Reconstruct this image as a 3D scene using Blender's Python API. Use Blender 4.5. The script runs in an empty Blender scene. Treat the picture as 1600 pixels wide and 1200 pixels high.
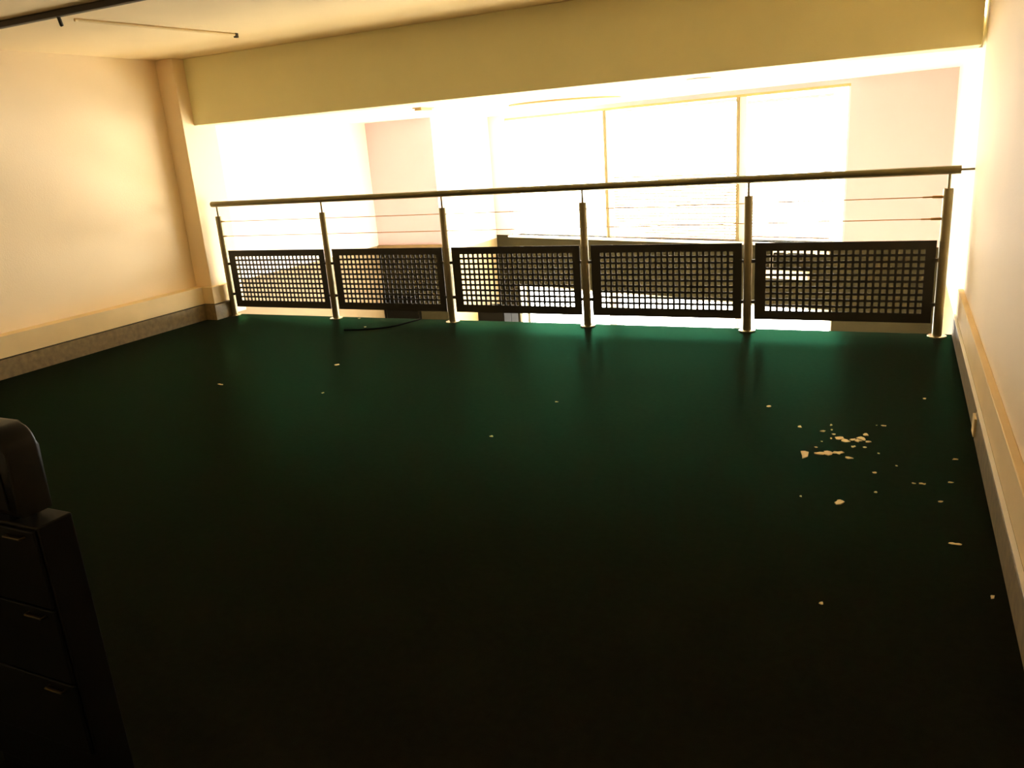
import bpy, bmesh, math, random
from mathutils import Vector, Matrix
random.seed(7)
scene = bpy.context.scene
COL = scene.collection

# ------------------------------------------------------------------ camera
cam_d = bpy.data.cameras.new('camera')
cam = bpy.data.objects.new('camera', cam_d); COL.objects.link(cam)
yaw, pitch, roll = 0.45451584, -0.28996906, 0.07374809
Rz = Matrix.Rotation(yaw, 3, 'Z'); Rx = Matrix.Rotation(pitch, 3, 'X'); Ry = Matrix.Rotation(roll, 3, 'Y')
R = Rz @ Rx @ Ry
right, fwd, up = R.col[0], R.col[1], R.col[2]
M = Matrix((right, up, -fwd)).transposed().to_4x4()
M.translation = Vector((6.47991, -6.51574, 1.58266))
cam.matrix_world = M
cam_d.sensor_width = 36.0
cam_d.lens = 1255.78 / 1600.0 * 36.0
cam_d.clip_start = 0.05
scene.camera = cam

# ------------------------------------------------------------------ light
world = bpy.data.worlds.new('overcast_sky'); scene.world = world
world.use_nodes = True
bg = world.node_tree.nodes['Background']
bg.inputs[0].default_value = (1.0, 0.955, 0.88, 1)
bg.inputs[1].default_value = 9.0
scene.cycles.max_bounces = 16
scene.cycles.diffuse_bounces = 12
sun_d = bpy.data.lights.new('sun', 'SUN'); sun_d.energy = 45.0; sun_d.angle = 0.02; sun_d.color = (1.0, 0.95, 0.86)
sun = bpy.data.objects.new('sun', sun_d); COL.objects.link(sun)
sun.rotation_euler = Vector((-0.15, -0.66, -0.80)).to_track_quat('-Z', 'Y').to_euler()   # high sun through the windows, down to the lower floor
scene.view_settings.view_transform = 'Standard'
scene.view_settings.look = 'None'
scene.view_settings.gamma = 1.0
scene.view_settings.use_curve_mapping = False
scene.view_settings.exposure = 1.33

# window wall: runs from W0 to W1, the local u axis along it, v outwards
W0 = Vector((0.88, 4.79, 0)); W1 = Vector((6.93, 2.857, 0))
WA = math.atan2(W1.y - W0.y, W1.x - W0.x); WL = (W1 - W0).length
WMAT = Matrix.Translation(W0) @ Matrix.Rotation(WA, 4, 'Z')
UW = (0.325, 5.34, 0.25, 1.94)      # upper window u0,u1,z0,z1
LW = (0.37, 5.24, -2.25, -0.50)     # lower window
for u0, u1, z0, z1 in (UW, LW):     # daylight through the two windows
    ld = bpy.data.lights.new('window_portal', 'AREA'); ld.shape = 'RECTANGLE'
    ld.size = u1 - u0; ld.size_y = z1 - z0
    ld.cycles.is_portal = True
    lo = bpy.data.objects.new('window_portal', ld); COL.objects.link(lo)
    # area light looks along local -Z: turn it to look into the room
    lo.matrix_world = WMAT @ Matrix.Translation(((u0 + u1) / 2, 0.18, (z0 + z1) / 2)) @ Matrix.Rotation(-math.pi / 2, 4, 'X')

# ------------------------------------------------------------------ materials
def nodes(name):
    m = bpy.data.materials.new(name); m.use_nodes = True
    nt = m.node_tree
    return m, nt, nt.nodes['Principled BSDF']
def mat(name, col, rough=0.6, metal=0.0, var=0.12, scale=6.0, bump=0.0, bscale=120.0, spec=0.5, tint=None):
    m, nt, b = nodes(name)
    tc = nt.nodes.new('ShaderNodeTexCoord')
    n = nt.nodes.new('ShaderNodeTexNoise'); n.inputs['Scale'].default_value = scale; n.inputs['Detail'].default_value = 5
    r = nt.nodes.new('ShaderNodeMix'); r.data_type = 'RGBA'
    r.inputs['A'].default_value = tuple(max(0, c * (1 - var)) for c in col) + (1,)
    r.inputs['B'].default_value = tuple(min(1, c * (1 + var)) for c in col) + (1,)
    nt.links.new(tc.outputs['Object'], n.inputs['Vector'])
    nt.links.new(n.outputs['Fac'], r.inputs['Factor'])
    nt.links.new(r.outputs['Result'], b.inputs['Base Color'])
    b.inputs['Roughness'].default_value = rough
    b.inputs['Metallic'].default_value = metal
    b.inputs['Specular IOR Level'].default_value = spec
    if tint: b.inputs['Specular Tint'].default_value = tint + (1,)
    if bump:
        n2 = nt.nodes.new('ShaderNodeTexNoise'); n2.inputs['Scale'].default_value = bscale; n2.inputs['Detail'].default_value = 3
        bp = nt.nodes.new('ShaderNodeBump'); bp.inputs['Strength'].default_value = bump; bp.inputs['Distance'].default_value = 0.01
        nt.links.new(tc.outputs['Object'], n2.inputs['Vector'])
        nt.links.new(n2.outputs['Fac'], bp.inputs['Height'])
        nt.links.new(bp.outputs['Normal'], b.inputs['Normal'])
    return m
M_WALL = mat('cream_paint', (0.86, 0.70, 0.45), 0.7, var=0.05, scale=1.3, bump=0.12, bscale=90)
M_CEIL = mat('cream_ceiling_paint', (0.90, 0.72, 0.41), 0.8, var=0.05, scale=1.5, bump=0.1, bscale=70)
M_BEAM = mat('ochre_beam_paint', (0.84, 0.80, 0.46), 0.7, var=0.06, scale=2.0, bump=0.12, bscale=80)
M_WHITE = mat('white_void_paint', (0.88, 0.82, 0.74), 0.7, var=0.03, scale=1.2, bump=0.08, bscale=80)
M_DADO_SHADE = mat('shaded_olive_dado', (0.034, 0.028, 0.012), 0.75, var=0.15, scale=2.5, bump=0.1, bscale=60, spec=0.06)  # shaded copy of the olive dado paint, backlight darkness put into the colour
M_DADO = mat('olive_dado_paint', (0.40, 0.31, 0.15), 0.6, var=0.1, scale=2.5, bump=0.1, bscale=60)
M_CAP = mat('brown_dado_cap', (0.22, 0.14, 0.05), 0.5, var=0.15, scale=9)
M_TRUNK = mat('beige_trunking_plastic', (0.80, 0.62, 0.34), 0.7, var=0.1, scale=4, bump=0.05, bscale=40, spec=0.2)
M_SKIRT = mat('worn_olive_skirting', (0.19, 0.135, 0.052), 0.65, var=0.6, scale=22, bump=0.15, bscale=60)
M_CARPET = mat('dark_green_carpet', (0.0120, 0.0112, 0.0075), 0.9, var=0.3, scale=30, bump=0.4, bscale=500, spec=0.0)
def carpet_glare(m):                # green gloss put in to imitate the green glare by the railing
    nt = m.node_tree
    out = nt.nodes['Material Output']; b = nt.nodes['Principled BSDF']
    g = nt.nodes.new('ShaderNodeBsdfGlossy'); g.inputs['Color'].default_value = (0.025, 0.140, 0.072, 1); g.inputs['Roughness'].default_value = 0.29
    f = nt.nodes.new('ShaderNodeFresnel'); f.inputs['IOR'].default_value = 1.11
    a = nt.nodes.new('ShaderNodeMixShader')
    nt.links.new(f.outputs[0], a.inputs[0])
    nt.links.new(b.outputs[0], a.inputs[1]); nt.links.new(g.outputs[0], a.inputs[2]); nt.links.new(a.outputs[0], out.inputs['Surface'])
carpet_glare(M_CARPET)
M_LOWFLOOR = mat('pale_lower_floor', (0.62, 0.55, 0.42), 0.5, var=0.1, scale=3)
M_STEEL = mat('dull_steel', (0.22, 0.19, 0.11), 0.35, metal=0.9, var=0.15, scale=20)
M_RAIL = mat('bronzed_steel_rail', (0.17, 0.145, 0.07), 0.4, metal=0.75, var=0.15, scale=15)
M_WIRE = mat('brass_toned_cable', (0.40, 0.22, 0.07), 0.4, metal=0.8, var=0.1, scale=40)
M_FLANGE = mat('bright_steel_flange', (0.62, 0.55, 0.38), 0.25, metal=0.9, var=0.1, scale=20)
M_PANEL = mat('dark_brown_perforated_sheet', (0.020, 0.016, 0.008), 0.5, var=0.25, scale=12, bump=0.05, bscale=200)
M_FRAME = mat('ochre_window_frame', (0.62, 0.42, 0.16), 0.5, var=0.12, scale=8)
M_FRAMEP = mat('pale_window_frame', (0.82, 0.76, 0.66), 0.5, var=0.05, scale=8)
M_MULL = mat('olive_mullion', (0.28, 0.22, 0.09), 0.5, var=0.15, scale=10)
M_SLAT = mat('beige_blind_slat', (0.34, 0.27, 0.22), 0.7, var=0.03, scale=10)
M_BLACK = mat('black_lacquer', (0.006, 0.006, 0.005), 0.45, var=0.3, scale=10, spec=0.12)
M_BLACKP = mat('black_plastic', (0.006, 0.006, 0.005), 0.30, var=0.2, scale=10, spec=0.22)
M_HANDLE = mat('dull_brass_handle', (0.06, 0.045, 0.02), 0.35, metal=0.8, var=0.2, scale=30)
M_DARK = mat('dark_brown_lacquer', (0.005, 0.004, 0.002), 0.7, var=0.25, scale=6, spec=0.05)
M_FLAKE = mat('cream_plaster_flake', (0.88, 0.72, 0.42), 0.8, var=0.12, scale=60)
M_TRACK = mat('dark_brown_track', (0.035, 0.024, 0.008), 0.5, var=0.2, scale=12)
M_PIPEW = mat('white_enamel', (0.86, 0.82, 0.72), 0.35, var=0.04, scale=8)
M_CORD = mat('black_rubber', (0.005, 0.005, 0.004), 0.8, var=0.2, scale=30, spec=0.05)
def glass():
    m = bpy.data.materials.new('window_glass'); m.use_nodes = True
    nt = m.node_tree; nt.nodes.clear()
    o = nt.nodes.new('ShaderNodeOutputMaterial'); mx = nt.nodes.new('ShaderNodeMixShader')
    t = nt.nodes.new('ShaderNodeBsdfTransparent'); g = nt.nodes.new('ShaderNodeBsdfGlossy')
    t.inputs[0].default_value = (0.97, 0.98, 0.97, 1); g.inputs['Roughness'].default_value = 0.02
    mx.inputs[0].default_value = 0.06
    nt.links.new(t.outputs[0], mx.inputs[1]); nt.links.new(g.outputs[0], mx.inputs[2]); nt.links.new(mx.outputs[0], o.inputs[0])
    return m
M_GLASS = glass()

# ------------------------------------------------------------------ helpers
def empty(name, loc=(0, 0, 0)):
    o = bpy.data.objects.new(name, None); COL.objects.link(o); o.location = loc; o.empty_display_size = 0.1
    return o
def tag(o, label, cat, group=None):
    o['label'] = label; o['category'] = cat
    if group: o['group'] = group
    return o
def obj(name, bm, m, parent=None, smooth=False):
    me = bpy.data.meshes.new(name)
    bmesh.ops.recalc_face_normals(bm, faces=bm.faces)
    bm.to_mesh(me); bm.free()
    me.materials.append(m)
    if smooth:
        for p in me.polygons: p.use_smooth = True
        me.set_sharp_from_angle(angle=math.radians(40))
    o = bpy.data.objects.new(name, me); COL.objects.link(o)
    if parent: o.parent = parent
    return o
def share(o, parent=None, loc=None):
    c = o.copy(); COL.objects.link(c)
    if parent: c.parent = parent
    if loc is not None: c.location = loc
    return c
def struct(name, bm, m, label, cat=None, parent=None):
    o = obj(name, bm, m, parent)
    if parent is None:
        o['kind'] = 'structure'; o['label'] = label; o['category'] = cat or 'structure'
    return o
def box(bm, x0, x1, y0, y1, z0, z1, bev=0.0, seg=2):
    r = bmesh.ops.create_cube(bm, size=1.0)
    vs = r['verts']
    for v in vs:
        v.co = Vector(((x0 + x1) / 2 + v.co.x * (x1 - x0), (y0 + y1) / 2 + v.co.y * (y1 - y0), (z0 + z1) / 2 + v.co.z * (z1 - z0)))
    if bev:
        es = list({e for v in vs for e in v.link_edges})
        bmesh.ops.bevel(bm, geom=es, offset=bev, segments=seg, affect='EDGES', profile=0.5)
    return bm
def B(*a, **k):
    return box(bmesh.new(), *a, **k)
def tube(bm, pts, r, seg=12, caps=True):
    pts = [Vector(p) for p in pts]
    rings = []
    for i, p in enumerate(pts):
        t = (pts[min(i + 1, len(pts) - 1)] - pts[max(i - 1, 0)]).normalized()
        a = Vector((0, 0, 1)) if abs(t.z) < 0.9 else Vector((0, 1, 0))
        n = t.cross(a).normalized(); b = t.cross(n)
        rr = r[i] if isinstance(r, (list, tuple)) else r
        rings.append([bm.verts.new(p + n * (rr * math.cos(2 * math.pi * k / seg)) + b * (rr * math.sin(2 * math.pi * k / seg))) for k in range(seg)])
    for a, b in zip(rings, rings[1:]):
        for k in range(seg):
            bm.faces.new((a[k], a[(k + 1) % seg], b[(k + 1) % seg], b[k]))
    if caps:
        bm.faces.new(rings[0]); bm.faces.new(rings[-1])
    return bm
def T(pts, r, seg=12):
    return tube(bmesh.new(), pts, r, seg)
def wlocal(o):
    o.matrix_world = WMAT
    return o

# ------------------------------------------------------------------ the shell
ZC, ZV = 2.628, 1.988           # gallery ceiling, ceiling over the void
XL, XR = -0.34, 6.95            # gallery side walls
XLV, XRV = -0.16, 6.95          # side walls of the void
YB, ZF = -7.6, -2.75            # back wall, lower floor
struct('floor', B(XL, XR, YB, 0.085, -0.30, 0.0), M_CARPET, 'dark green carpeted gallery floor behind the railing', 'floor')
struct('ceiling', B(XL - .2, XR + .2, YB - .2, 0.30, ZC, ZC + 0.2), M_CEIL, 'cream gallery ceiling over the dark carpet', 'ceiling')
struct('wall_left', B(XL - 0.2, XL, YB, 0.0, -0.3, ZC), M_WALL, 'cream painted side wall beside the square pilaster', 'wall')
struct('wall_right', B(XR, XR + 0.2, YB, 0.0, -0.3, ZC), M_WALL, 'cream painted side wall at the wall end of the handrail', 'wall')
struct('wall_back', B(XL, XR, YB - 0.2, YB, -0.3, ZC), M_WALL, 'cream back wall of the gallery', 'wall')  # unseen wall, set close behind the camera to bounce light onto ceiling and beam
struct('wall_left_pilaster', B(XL, -0.115, -0.15, 0.30, 0.0, ZC, bev=0.006), M_WALL, 'square cream pilaster at the end of the beam', 'pilaster')
struct('ceiling_beam', B(-0.115, XR - 0.025, 0.0, 0.30, ZV, ZC, bev=0.006), M_BEAM, 'deep ochre downstand beam over the railing', 'beam')
# the void beyond the railing
struct('ceiling_void', B(XLV - 1.0, XRV + 0.2, 0.30, 5.4, ZV, ZV + 0.2), M_WHITE, 'low white ceiling over the void', 'ceiling')
struct('wall_void_left', B(XLV - 0.2, XLV, 0.30, 3.3, 0.33, ZV), M_WHITE, 'white upper side wall of the void beyond the pilaster', 'wall')
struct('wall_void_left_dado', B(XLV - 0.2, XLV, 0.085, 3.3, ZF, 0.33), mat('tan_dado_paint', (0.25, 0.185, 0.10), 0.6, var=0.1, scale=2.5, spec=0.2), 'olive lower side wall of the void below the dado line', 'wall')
struct('wall_void_recess', B(XLV, 0.88, 3.10, 3.3, 0.33, ZV), mat('peach_paint', (0.60, 0.44, 0.46), 0.7, var=0.04, scale=1.5), 'peach facing wall between the white side walls of the void', 'wall')
struct('wall_void_recess_dado', B(XLV, 0.88, 3.10, 3.3, ZF, 0.33), M_DADO_SHADE, 'olive facing wall of the void below the dado line, coloured dark as in shade', 'wall')
struct('trim_1', B(XLV, 0.90, 3.06, 3.10, 0.285, 0.335, bev=0.006), M_CAP, 'brown dado cap along the peach facing wall', 'trim')
struct('wall_void_side', B(0.68, 0.88, 3.3, 5.1, 0.20, ZV), M_WHITE, 'white side wall next to the big window', 'wall')
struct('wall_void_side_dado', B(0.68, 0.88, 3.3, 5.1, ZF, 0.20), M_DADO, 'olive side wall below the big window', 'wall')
struct('wall_void_right', B(XRV, XRV + 0.22, 0.0, 3.2, 0.0, ZC), M_WHITE, 'white side wall of the void past the end post', 'wall')
struct('wall_void_right_dado', B(XRV, XRV + 0.22, 0.085, 3.2, ZF, 0.0), M_DADO, 'olive lower side wall of the void past the end post', 'wall')
struct('wall_lower_front', B(XLV, XRV, -0.15, 0.075, ZF, -0.30), M_WHITE, 'pale wall under the gallery edge', 'wall')
struct('floor_lower', B(XLV - .2, XRV + .2, -0.15, 5.4, ZF - 0.2, ZF), M_LOWFLOOR, 'pale floor of the storey below', 'floor')
bm = bmesh.new()
box(bm, -0.05, UW[0], 0, 0.25, UW[2], ZV); box(bm, UW[1], WL + 0.08, 0, 0.25, UW[2], ZV); box(bm, UW[0], UW[1], 0, 0.25, UW[3], ZV)
wlocal(struct('wall_far', bm, mat('peach_far_paint', (0.60, 0.44, 0.45), 0.7, var=0.04, scale=1.5), 'peach far wall around the upper window', 'wall'))
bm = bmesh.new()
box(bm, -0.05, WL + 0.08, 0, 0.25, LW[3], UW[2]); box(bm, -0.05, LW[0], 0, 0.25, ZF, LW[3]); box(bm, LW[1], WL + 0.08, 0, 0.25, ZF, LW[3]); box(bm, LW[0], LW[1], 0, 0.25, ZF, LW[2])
wlocal(struct('wall_far_spandrel', bm, M_DADO_SHADE, 'olive spandrel wall between the upper and lower windows, coloured dark as if backlit', 'wall'))

# ------------------------------------------------------------------ windows
MU = (2.14, 4.07)
def window(name, W, label, header_mat, mull_mat):
    u0, u1, z0, z1 = W
    root = empty(name); root.matrix_world = WMAT
    root['kind'] = 'structure'; root['label'] = label; root['category'] = 'window'
    obj('sill', B(u0 - 0.04, u1 + 0.04, -0.05, 0.16, z0 - 0.03, z0, bev=0.005), M_FRAMEP, root)
    obj('header', B(u0, u1, 0.02, 0.14, z1 - 0.03, z1), header_mat, root)
    obj('jamb', B(u0, u0 + 0.045, 0.02, 0.14, z0, z1 - 0.03), M_FRAMEP, root)
    obj('jamb', B(u1 - 0.03, u1, 0.02, 0.14, z0, z1 - 0.03), M_FRAMEP, root)
    for u in MU:
        mo = obj('mullion', B(u - 0.03, u + 0.075, 0.03, 0.14, z0, z1 - 0.03), M_FRAMEP, root)
        obj('mullion_cover', B(u - 0.045, u - 0.012, 0.012, 0.06, z0, z1 - 0.03), mull_mat, mo)
    es = [u0 + 0.045, MU[0] - 0.03, MU[0] + 0.075, MU[1] - 0.03, MU[1] + 0.075, u1 - 0.03]
    for a, b in ((0, 1), (2, 3), (4, 5)):
        obj('pane', B(es[a], es[b], 0.085, 0.093, z0, z1 - 0.03), M_GLASS, root)
window('window_1', UW, 'big bright three-pane window of the upper storey', M_FRAME, M_MULL)
window('window_2', LW, 'bright three-pane window of the storey below, under the spandrel', M_FRAMEP, M_FRAMEP)

def blind(u0, u1, ztop, zbot, tilt, zclosed, label, pitch=0.036):
    root = empty('venetian_blind'); root.matrix_world = WMAT
    tag(root, label, 'blind', 'venetian blinds in the upper window')
    obj('headrail', B(u0, u1, 0.02, 0.055, ztop - 0.035, ztop, bev=0.003), M_PIPEW, root)
    w = 0.014
    kinds = {}
    z = ztop - 0.06
    while z > zbot + 0.03:
        a = tilt if z < zclosed else 0.04               # the lower slats are turned, the upper ones lie open
        if a not in kinds:
            bm = B(u0, u1, -w, w, -0.0008, 0.0008)
            bmesh.ops.rotate(bm, verts=bm.verts, cent=(0, 0, 0), matrix=Matrix.Rotation(a, 3, 'X'))
            kinds[a] = obj('slat', bm, M_SLAT, root); kinds[a].location = (0, 0.038, z)
        else:
            share(kinds[a], root, (0, 0.038, z))
        z -= pitch
    obj('bottom_rail', B(u0, u1, 0.024, 0.052, zbot, zbot + 0.018, bev=0.003), M_SLAT, root)
    for f in (0.08, 0.36, 0.64, 0.92):
        u = u0 + (u1 - u0) * f
        obj('ladder_cord', T([(u, 0.022, ztop - 0.03), (u, 0.022, zbot + 0.01)], 0.0025, 6), M_SLAT, root)
blind(2.225, 4.02, 1.90, 0.255, 0.6, 1.05, 'beige venetian blind hanging in the middle window pane')
blind(4.155, 5.16, 1.86, 0.30, 0.25, 1.9, 'narrower beige venetian blind beside the peach wall end')

# ------------------------------------------------------------------ trunking along the gallery walls
def wrap_left(o, zl, zh, t):
    # run along the left wall, then round the pilaster: one extruded outline
    yf = -0.15 - t; xs = -0.115 + t
    bm = bmesh.new()
    box(bm, XL, o, YB, yf, zl, zh)
    box(bm, XL, xs, yf, -0.15, zl, zh)
    box(bm, -0.115, xs, -0.15, 0.06, zl, zh)
    return bm
struct('baseboard_left', wrap_left(-0.182, 0.0, 0.160, 0.085), M_SKIRT, 'worn olive skirting box along the wall and pilaster', 'baseboard')
struct('trim_2', wrap_left(-0.196, 0.170, 0.347, 0.06), M_TRUNK, 'beige cable trunking above the worn skirting by the pilaster', 'trim')
struct('trim_3', wrap_left(-0.215, 0.160, 0.170, 0.04), M_TRACK, 'dark strip standing in for the shade between skirting and trunking', 'trim')  # dark-coloured strip draws the shade line under the trunking
br = struct('baseboard_right', B(6.90, XR, -2.10, 0.06, 0.0, 0.155, bev=0.004), M_SKIRT, 'olive skirting box along the wall past the plaster flakes', 'baseboard')
obj('near_length', B(6.896, XR, YB, -2.15, 0.0, 0.152, bev=0.004), M_SKIRT, br)
obj('joint_cover', B(6.885, 6.90, -2.22, -2.12, 0.035, 0.13, bev=0.003), M_TRUNK, br)
obj('ledge_strip', B(6.898, 6.915, YB, 0.06, 0.155, 0.161), M_PIPEW, br)
struct('trim_4', B(6.915, XR, YB, 0.06, 0.161, 0.347, bev=0.004), M_TRUNK, 'beige cable trunking on the wall beside the plaster flakes', 'trim')

# ------------------------------------------------------------------ the railing
D = 1.360
rail = empty('railing', (0, 0, 0))
tag(rail, 'steel railing with perforated dark panels, two cables and a long handrail', 'railing')
hr = obj('handrail', T([(-0.062, 0, 1.192), (6.868, 0, 1.192)], 0.029, 20), M_RAIL, rail, True)
obj('end_cap', T([(-0.068, 0, 1.192), (-0.06, 0, 1.192)], [0.022, 0.029], 20), M_STEEL, hr, True)
obj('wall_bracket', T([(6.868, 0, 1.192), (6.95, 0, 1.192)], 0.008, 10), M_STEEL, hr, True)
proto = None
for i in range(6):
    x = i * D
    if proto is None:
        bm = T([(0, 0, 0.010), (0, 0, 1.058), (0, 0, 1.068)], [0.033, 0.033, 0.030], 20)
        po = obj('post', bm, M_STEEL, rail, True)
        st = obj('stem', T([(0, 0, 1.066), (0, 0, 1.168)], 0.0095, 10), M_STEEL, po, True)
        fl = obj('base_flange', T([(0, 0, 0.0), (0, 0, 0.009), (0, 0, 0.013)], [0.066, 0.066, 0.058], 24), M_FLANGE, po, True)
        cr = obj('post_collar', T([(0, 0, 0.69), (0, 0, 0.70)], [0.0335, 0.0335], 20), M_STEEL, po, True)
        proto = (po, st, fl, cr)
        cur = po
    else:
        cur = share(proto[0], rail, (x, 0, 0))
        for s in proto[1:]: share(s, cur)
    for z in (0.565, 0.24):
        for sd in (-1, 1):
            if (i == 0 and sd < 0) or (i == 5 and sd > 0): continue
            obj('panel_clip', B(min(sd * 0.030, sd * 0.066), max(sd * 0.030, sd * 0.066), -0.012, 0.012, z - 0.013, z + 0.013, bev=0.003), M_PANEL, cur)
for z in (1.011, 0.858):
    w = obj('cable', T([(0.033, 0, z), (5 * D - 0.033, 0, z)], 0.0035, 8), M_WIRE, rail, True)
    obj('tensioner', T([(5 * D - 0.16, 0, z), (5 * D - 0.10, 0, z), (5 * D - 0.095, 0, z), (5 * D - 0.03, 0, z)], [0.006, 0.006, 0.010, 0.010], 10), M_WIRE, w, True)
    obj('tensioner', T([(0.03, 0, z), (0.08, 0, z)], [0.009, 0.005], 10), M_WIRE, w, True)

def panel_mesh():
    bm = bmesh.new()
    P, HS, NC, NR = 0.0489, 0.0305, 23, 10
    x0, x1, z0, z1, t = 0.054, D - 0.046, 0.100, 0.707, 0.0025
    cx0 = 0.154; cz0 = 0.187
    xs = [x0]
    for c in range(NC): xs += [cx0 + c * P - HS / 2, cx0 + c * P + HS / 2]
    xs.append(x1)
    zs = [z0]
    for r in range(NR): zs += [cz0 + r * P - HS / 2, cz0 + r * P + HS / 2]
    zs.append(z1)
    F = [[bm.verts.new((x, -t, z)) for z in zs] for x in xs]
    K = [[bm.verts.new((x, t, z)) for z in zs] for x in xs]
    def hole(i, j): return 0 <= i < len(xs) - 1 and 0 <= j < len(zs) - 1 and i % 2 == 1 and j % 2 == 1
    def solid(i, j): return 0 <= i < len(xs) - 1 and 0 <= j < len(zs) - 1 and not hole(i, j)
    for i in range(len(xs) - 1):
        for j in range(len(zs) - 1):
            if not solid(i, j): continue
            bm.faces.new((F[i][j], F[i + 1][j], F[i + 1][j + 1], F[i][j + 1]))
            bm.faces.new((K[i][j], K[i][j + 1], K[i + 1][j + 1], K[i + 1][j]))
            for di, dj, a, b in ((-1, 0, (i, j), (i, j + 1)), (1, 0, (i + 1, j), (i + 1, j + 1)), (0, -1, (i, j), (i + 1, j)), (0, 1, (i, j + 1), (i + 1, j + 1))):
                if not solid(i + di, j + dj):
                    bm.faces.new((F[a[0]][a[1]], F[b[0]][b[1]], K[b[0]][b[1]], K[a[0]][a[1]]))
    return bm
pp = obj('perforated_panel', panel_mesh(), M_PANEL, rail)
for i in range(1, 5): share(pp, rail, (i * D, 0, 0))

# ------------------------------------------------------------------ things in the void
dr = empty('door_1', (0.14, 3.08, ZF)); dr['kind'] = 'structure'; dr['label'] = 'dark door in the olive facing wall of the storey below'; dr['category'] = 'door'
obj('door_leaf', B(-0.26, 0.24, -0.03, 0.0, 0, 2.36, bev=0.004), M_DARK, dr)
obj('door_frame', B(0.24, 0.29, -0.04, 0.02, 0, 2.41), M_DARK, dr)
obj('door_frame', B(-0.295, -0.26, -0.04, 0.02, 0, 2.41), M_DARK, dr)
obj('door_handle', T([(0.18, -0.03, 1.05), (0.18, -0.08, 1.05), (0.08, -0.08, 1.05)], 0.01, 8), M_HANDLE, dr, True)
cb = empty('tall_cabinet', (1.10, 4.20, ZF)); tag(cb, 'tall dark cabinet against the olive side wall on the floor below', 'cabinet')
obj('body', B(-0.215, 0.20, -0.25, 0.25, 0.06, 1.98, bev=0.006), M_DARK, cb)
for s in (-1, 1):
    d = obj('door', B(0.20, 0.218, min(0.004 * s, 0.245 * s), max(0.004 * s, 0.245 * s), 0.08, 1.96, bev=0.003), M_DARK, cb)
    obj('handle', T([(0.23, 0.03 * s, 0.95), (0.23, 0.03 * s, 1.10)], 0.006, 8), M_HANDLE, d, True)
obj('plinth', B(-0.20, 0.17, -0.23, 0.23, 0.0, 0.06), M_DARK, cb)
pr = empty('wall_pipe'); pr.matrix_world = WMAT
tag(pr, 'white pipe bending down the olive spandrel to a slim white box', 'pipe')
obj('pipe', T([(5.20, -0.03, 0.157), (4.56, -0.03, 0.157), (4.525, -0.03, 0.145), (4.515, -0.03, 0.11), (4.515, -0.03, -0.07)], 0.018, 10), M_PIPEW, pr, True)
obj('junction_box', B(4.43, 4.97, -0.06, 0.0, -0.165, -0.07, bev=0.006), M_PIPEW, pr)
for u in (4.7, 5.05): obj('pipe_clip', B(u, u + 0.02, -0.052, 0.0, 0.133, 0.181), M_PIPEW, pr)

cd = empty('ceiling_disc', (3.10, 2.25, ZV)); tag(cd, 'large shallow white disc under the void ceiling before the window', 'ceiling disc')
obj('disc', T([(0, 0, 0.0), (0, 0, -0.022), (0, 0, -0.03)], [0.60, 0.60, 0.58], 64), M_WHITE, cd, True)
obj('rim', T([(0, 0, -0.001), (0, 0, -0.016)], [0.625, 0.625], 64), M_FRAME, cd, True)
dt = empty('ceiling_sensor', (2.15, 0.80, ZV)); tag(dt, 'small tan rectangular fitting under the void ceiling near the pilaster side', 'sensor')
obj('base_plate', B(-0.05, 0.05, -0.13, 0.13, -0.012, 0.0, bev=0.003), M_FRAME, dt)
obj('cover', B(-0.04, 0.04, -0.11, 0.11, -0.030, -0.012, bev=0.006), M_FRAME, dt)
dl = empty('downlight', (4.94, 0.55, ZV)); tag(dl, 'small round white downlight under the void ceiling by the beam', 'downlight')
obj('trim_ring', T([(0, 0, 0), (0, 0, -0.010), (0, 0, -0.014)], [0.10, 0.10, 0.085], 28), M_PIPEW, dl, True)
obj('lens', T([(0, 0, -0.014), (0, 0, -0.018)], [0.075, 0.06], 28), M_WHITE, dl, True)

# ------------------------------------------------------------------ gallery ceiling fittings
tr = empty('ceiling_track', (0, -2.54, ZC)); tag(tr, 'dark rail running across the gallery ceiling with a short hanging stub', 'ceiling rail')
obj('rail_bar', B(XL + 0.02, 5.2, -0.022, 0.022, -0.045, -0.003, bev=0.006), M_TRACK, tr)
obj('stub', T([(1.44, 0.0, -0.04), (1.44, 0.012, -0.095), (1.44, 0.014, -0.10)], [0.012, 0.012, 0.009], 10), M_TRACK, tr, True)
for x in (0.4, 2.6, 4.8): obj('mounting_clip', B(x, x + 0.04, -0.03, 0.03, -0.012, 0.0), M_TRACK, tr)
cn = empty('ceiling_conduit', (1.3, -1.5, ZC)); tag(cn, 'thin pale conduit on the gallery ceiling between dark rail and beam', 'conduit')
obj('conduit_tube', T([(-0.06, -0.76, -0.012), (0.082, 0.65, -0.012)], 0.011, 10), M_TRUNK, cn, True)
obj('end_clip', B(0.067, 0.097, 0.64, 0.67, -0.035, 0.0, bev=0.003), M_TRACK, cn)

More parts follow.
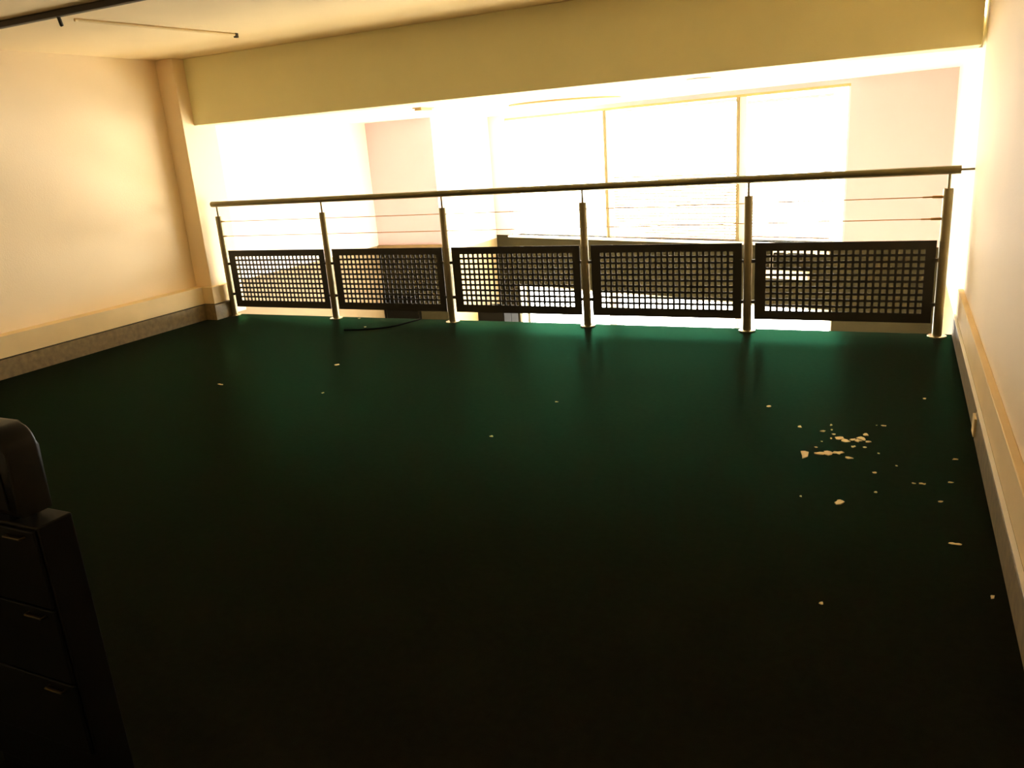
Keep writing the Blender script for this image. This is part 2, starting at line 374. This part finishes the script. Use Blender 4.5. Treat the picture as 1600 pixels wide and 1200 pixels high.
# ------------------------------------------------------------------ black pedestal and case at the near left
pd = empty('slim_cabinet', (4.47, -5.418, 0)); tag(pd, 'slim black tip-out cabinet with small pulls under the rounded black case', 'cabinet')
obj('body', B(-0.23, 0.232, -0.040, 0.05, 0.03, 0.80, bev=0.004), M_BLACK, pd)
obj('plinth', B(-0.21, 0.21, -0.035, 0.045, 0.0, 0.03), M_BLACK, pd)
for k in range(3):
    z1 = 0.792 - 0.213 * k
    d = obj('flap', B(-0.222, 0.224, -0.050, -0.040, z1 - 0.207, z1, bev=0.003), M_BLACK, pd)
    zz = z1 - 0.018
    obj('pull', T([(0.13, -0.050, zz), (0.13, -0.062, zz), (0.19, -0.062, zz), (0.19, -0.050, zz)], 0.004, 8), M_HANDLE, d, True)
bc = empty('black_case', (4.42, -5.415, 0.80)); tag(bc, 'glossy black case with rounded top corners standing on the slim cabinet', 'case')
bm = bmesh.new()
# rounded-corner profile in XZ, extruded along Y
prof = []
for cx, cz, a0 in ((0.17, 0.175, 0), (-0.17, 0.175, 90)):
    for k in range(7):
        a = math.radians(a0 + 15 * k); prof.append((cx + 0.055 * math.cos(a), cz + 0.055 * math.sin(a)))
prof += [(-0.225, 0.012), (0.225, 0.012)]
fa = [bm.verts.new((x, -0.04, z)) for x, z in prof]; fb = [bm.verts.new((x, 0.045, z)) for x, z in prof]
n = len(prof)
for k in range(n): bm.faces.new((fa[k], fa[(k + 1) % n], fb[(k + 1) % n], fb[k]))
f1 = bm.faces.new(fa); f2 = bm.faces.new(fb[::-1])
bmesh.ops.bevel(bm, geom=list(f1.edges) + list(f2.edges), offset=0.010, segments=3, affect='EDGES', profile=0.5)
obj('shell', bm, M_BLACKP, bc, True)
obj('front_panel', B(-0.19, 0.19, -0.044, -0.039, 0.03, 0.19, bev=0.002), M_BLACK, bc)
for sx in (-0.17, 0.17):
    for sy in (-0.02, 0.025): obj('foot', T([(sx, sy, 0), (sx, sy, 0.014)], 0.012, 12), M_CORD, bc)

# ------------------------------------------------------------------ cord by the railing
bm = T([(2.325, 0.075, 0.006), (2.303, -0.01, 0.006), (2.27, -0.13, 0.006), (2.243, -0.217, 0.006), (2.19, -0.30, 0.006), (2.11, -0.367, 0.006), (1.943, -0.442, 0.006), (1.80, -0.47, 0.006)], 0.006, 8)
tag(obj('cord', bm, M_CORD, None, True), 'thin black cord lying on the carpet under the perforated panel', 'cord')

# ------------------------------------------------------------------ plaster flakes on the carpet
def flake(x, y, w, d, ang, label, group=None, seed=0, z=0.0):
    rnd = random.Random(seed)
    bm = bmesh.new(); n = 9
    top = []; bot = []
    for k in range(n):
        a = 2 * math.pi * k / n; r = rnd.uniform(0.42, 1.08)
        px, py = math.cos(a) * r * w / 2, math.sin(a) * r * d / 2
        c, s = math.cos(ang), math.sin(ang)
        qx, qy = px * c - py * s, px * s + py * c
        h = rnd.uniform(0.0, 0.004) * min(1, w / 0.04)
        top.append(bm.verts.new((qx, qy, 0.0015 + h))); bot.append(bm.verts.new((qx, qy, 0.0)))
    ct = bm.verts.new((0, 0, 0.003)); cbm = bm.verts.new((0, 0, 0.0))
    for k in range(n):
        bm.faces.new((top[k], top[(k + 1) % n], ct)); bm.faces.new((bot[(k + 1) % n], bot[k], cbm))
        bm.faces.new((bot[k], bot[(k + 1) % n], top[(k + 1) % n], top[k]))
    o = obj('plaster_flake', bm, M_FLAKE); o.location = (x, y, z)
    return tag(o, label, 'plaster flake', group)
G1 = 'plaster flakes in the cluster by the skirting'
LBIG = 'larger cream plaster flake in the branching arc beyond the straight row'
LSML = 'small cream plaster crumb scattered around the dense flake cluster'
big = [(6.137, -2.568, .062, .11, .2), (6.20, -2.535, .075, .05, .1), (6.245, -2.515, .07, .07, .5), (6.285, -2.50, .06, .05, .2), (6.335, -2.555, .05, .03, -.2),
       (6.275, -2.295, .055, .06, .0), (6.31, -2.325, .06, .045, -.3), (6.345, -2.30, .04, .03, .4), (6.365, -2.31, .045, .05, .8), (6.385, -2.275, .055, .06, .3), (6.415, -2.31, .035, .03, .0), (6.40, -2.21, .03, .05, .3)]
LROW = 'larger cream plaster flake in the straight row of the dense cluster'
for k, a in enumerate(big): flake(*a, LROW if k < 5 else LBIG, G1, 100 + k)
sml = [(6.190, -2.208, .045, .03, 0), (6.073, -2.165, .03, .03, 0), (6.225, -2.10, .018, .03, 0), (6.235, -2.175, .015, .02, 0), (6.25, -2.24, .025, .02, 0), (6.24, -2.305, .015, .02, 0),
       (6.35, -2.40, .03, .03, -.4), (6.405, -2.395, .022, .025, 0), (6.47, -2.46, .015, .02, 0), (6.485, -2.05, .03, .02, 0), (6.45, -2.05, .012, .012, 0),
       (6.18, -2.45, .02, .015, 0), (6.46, -2.711, .022, .03, .2), (6.47, -2.93, .022, .02, 0), (6.20, -2.36, .012, .014, 0), (6.66, -2.785, .04, .02, .1), (6.62, -2.79, .02, .012, -.2),
       (6.768, -2.738, .028, .02, .3), (6.72, -2.96, .028, .02, 0), (6.80, -2.45, .03, .02, .3), (6.55, -2.60, .012, .015, 0), (6.17, -3.06, .012, .02, 0)]
for k, a in enumerate(sml): flake(*a, LSML, G1, 200 + k)
flake(6.33, -3.078, .050, .065, -.5, 'lone curled cream plaster flake apart from the dense cluster', None, 301)
flake(6.756, -3.338, .045, .02, 0, 'narrow plaster sliver on the carpet near the skirting joint', None, 302)
flake(6.326, -3.915, .02, .02, 0, 'tiny pale crumb alone on bare dark carpet', None, 303)
flake(6.85, -3.70, .02, .03, 0, 'tiny pale crumb right beside the skirting box', None, 304)
flake(6.691, -1.527, .025, .025, 0, 'pale crumb alone between end post and flake cluster', None, 305)
flake(5.87, -1.855, .032, .035, -.3, 'small pale flake on carpet between railing and flake cluster', None, 306)
flake(2.526, -1.553, .045, .05, -.5, 'pale scrap on the carpet out from the second railing post', None, 307)
flake(1.942, -2.218, .075, .02, 0, 'long thin pale scrap on the carpet near the skirting wall', None, 308)
flake(2.904, -2.224, .025, .03, 0, 'tiny pale crumb on the carpet beyond the long thin scrap', None, 309)
flake(4.471, -2.718, .028, .025, 0, 'small pale crumb in the middle of the dark carpet', None, 310)
flake(4.60, -2.05, .028, .015, 0.2, 'faint pale crumb on carpet before the middle railing post', None, 311)
flake(1.93, -0.31, .03, .035, 0.2, 'pale round crumb beside the black cord', None, 312)
flake(1.62, 0.03, .035, .03, 0.2, 'pale chip at the carpet edge by the second post', None, 313)
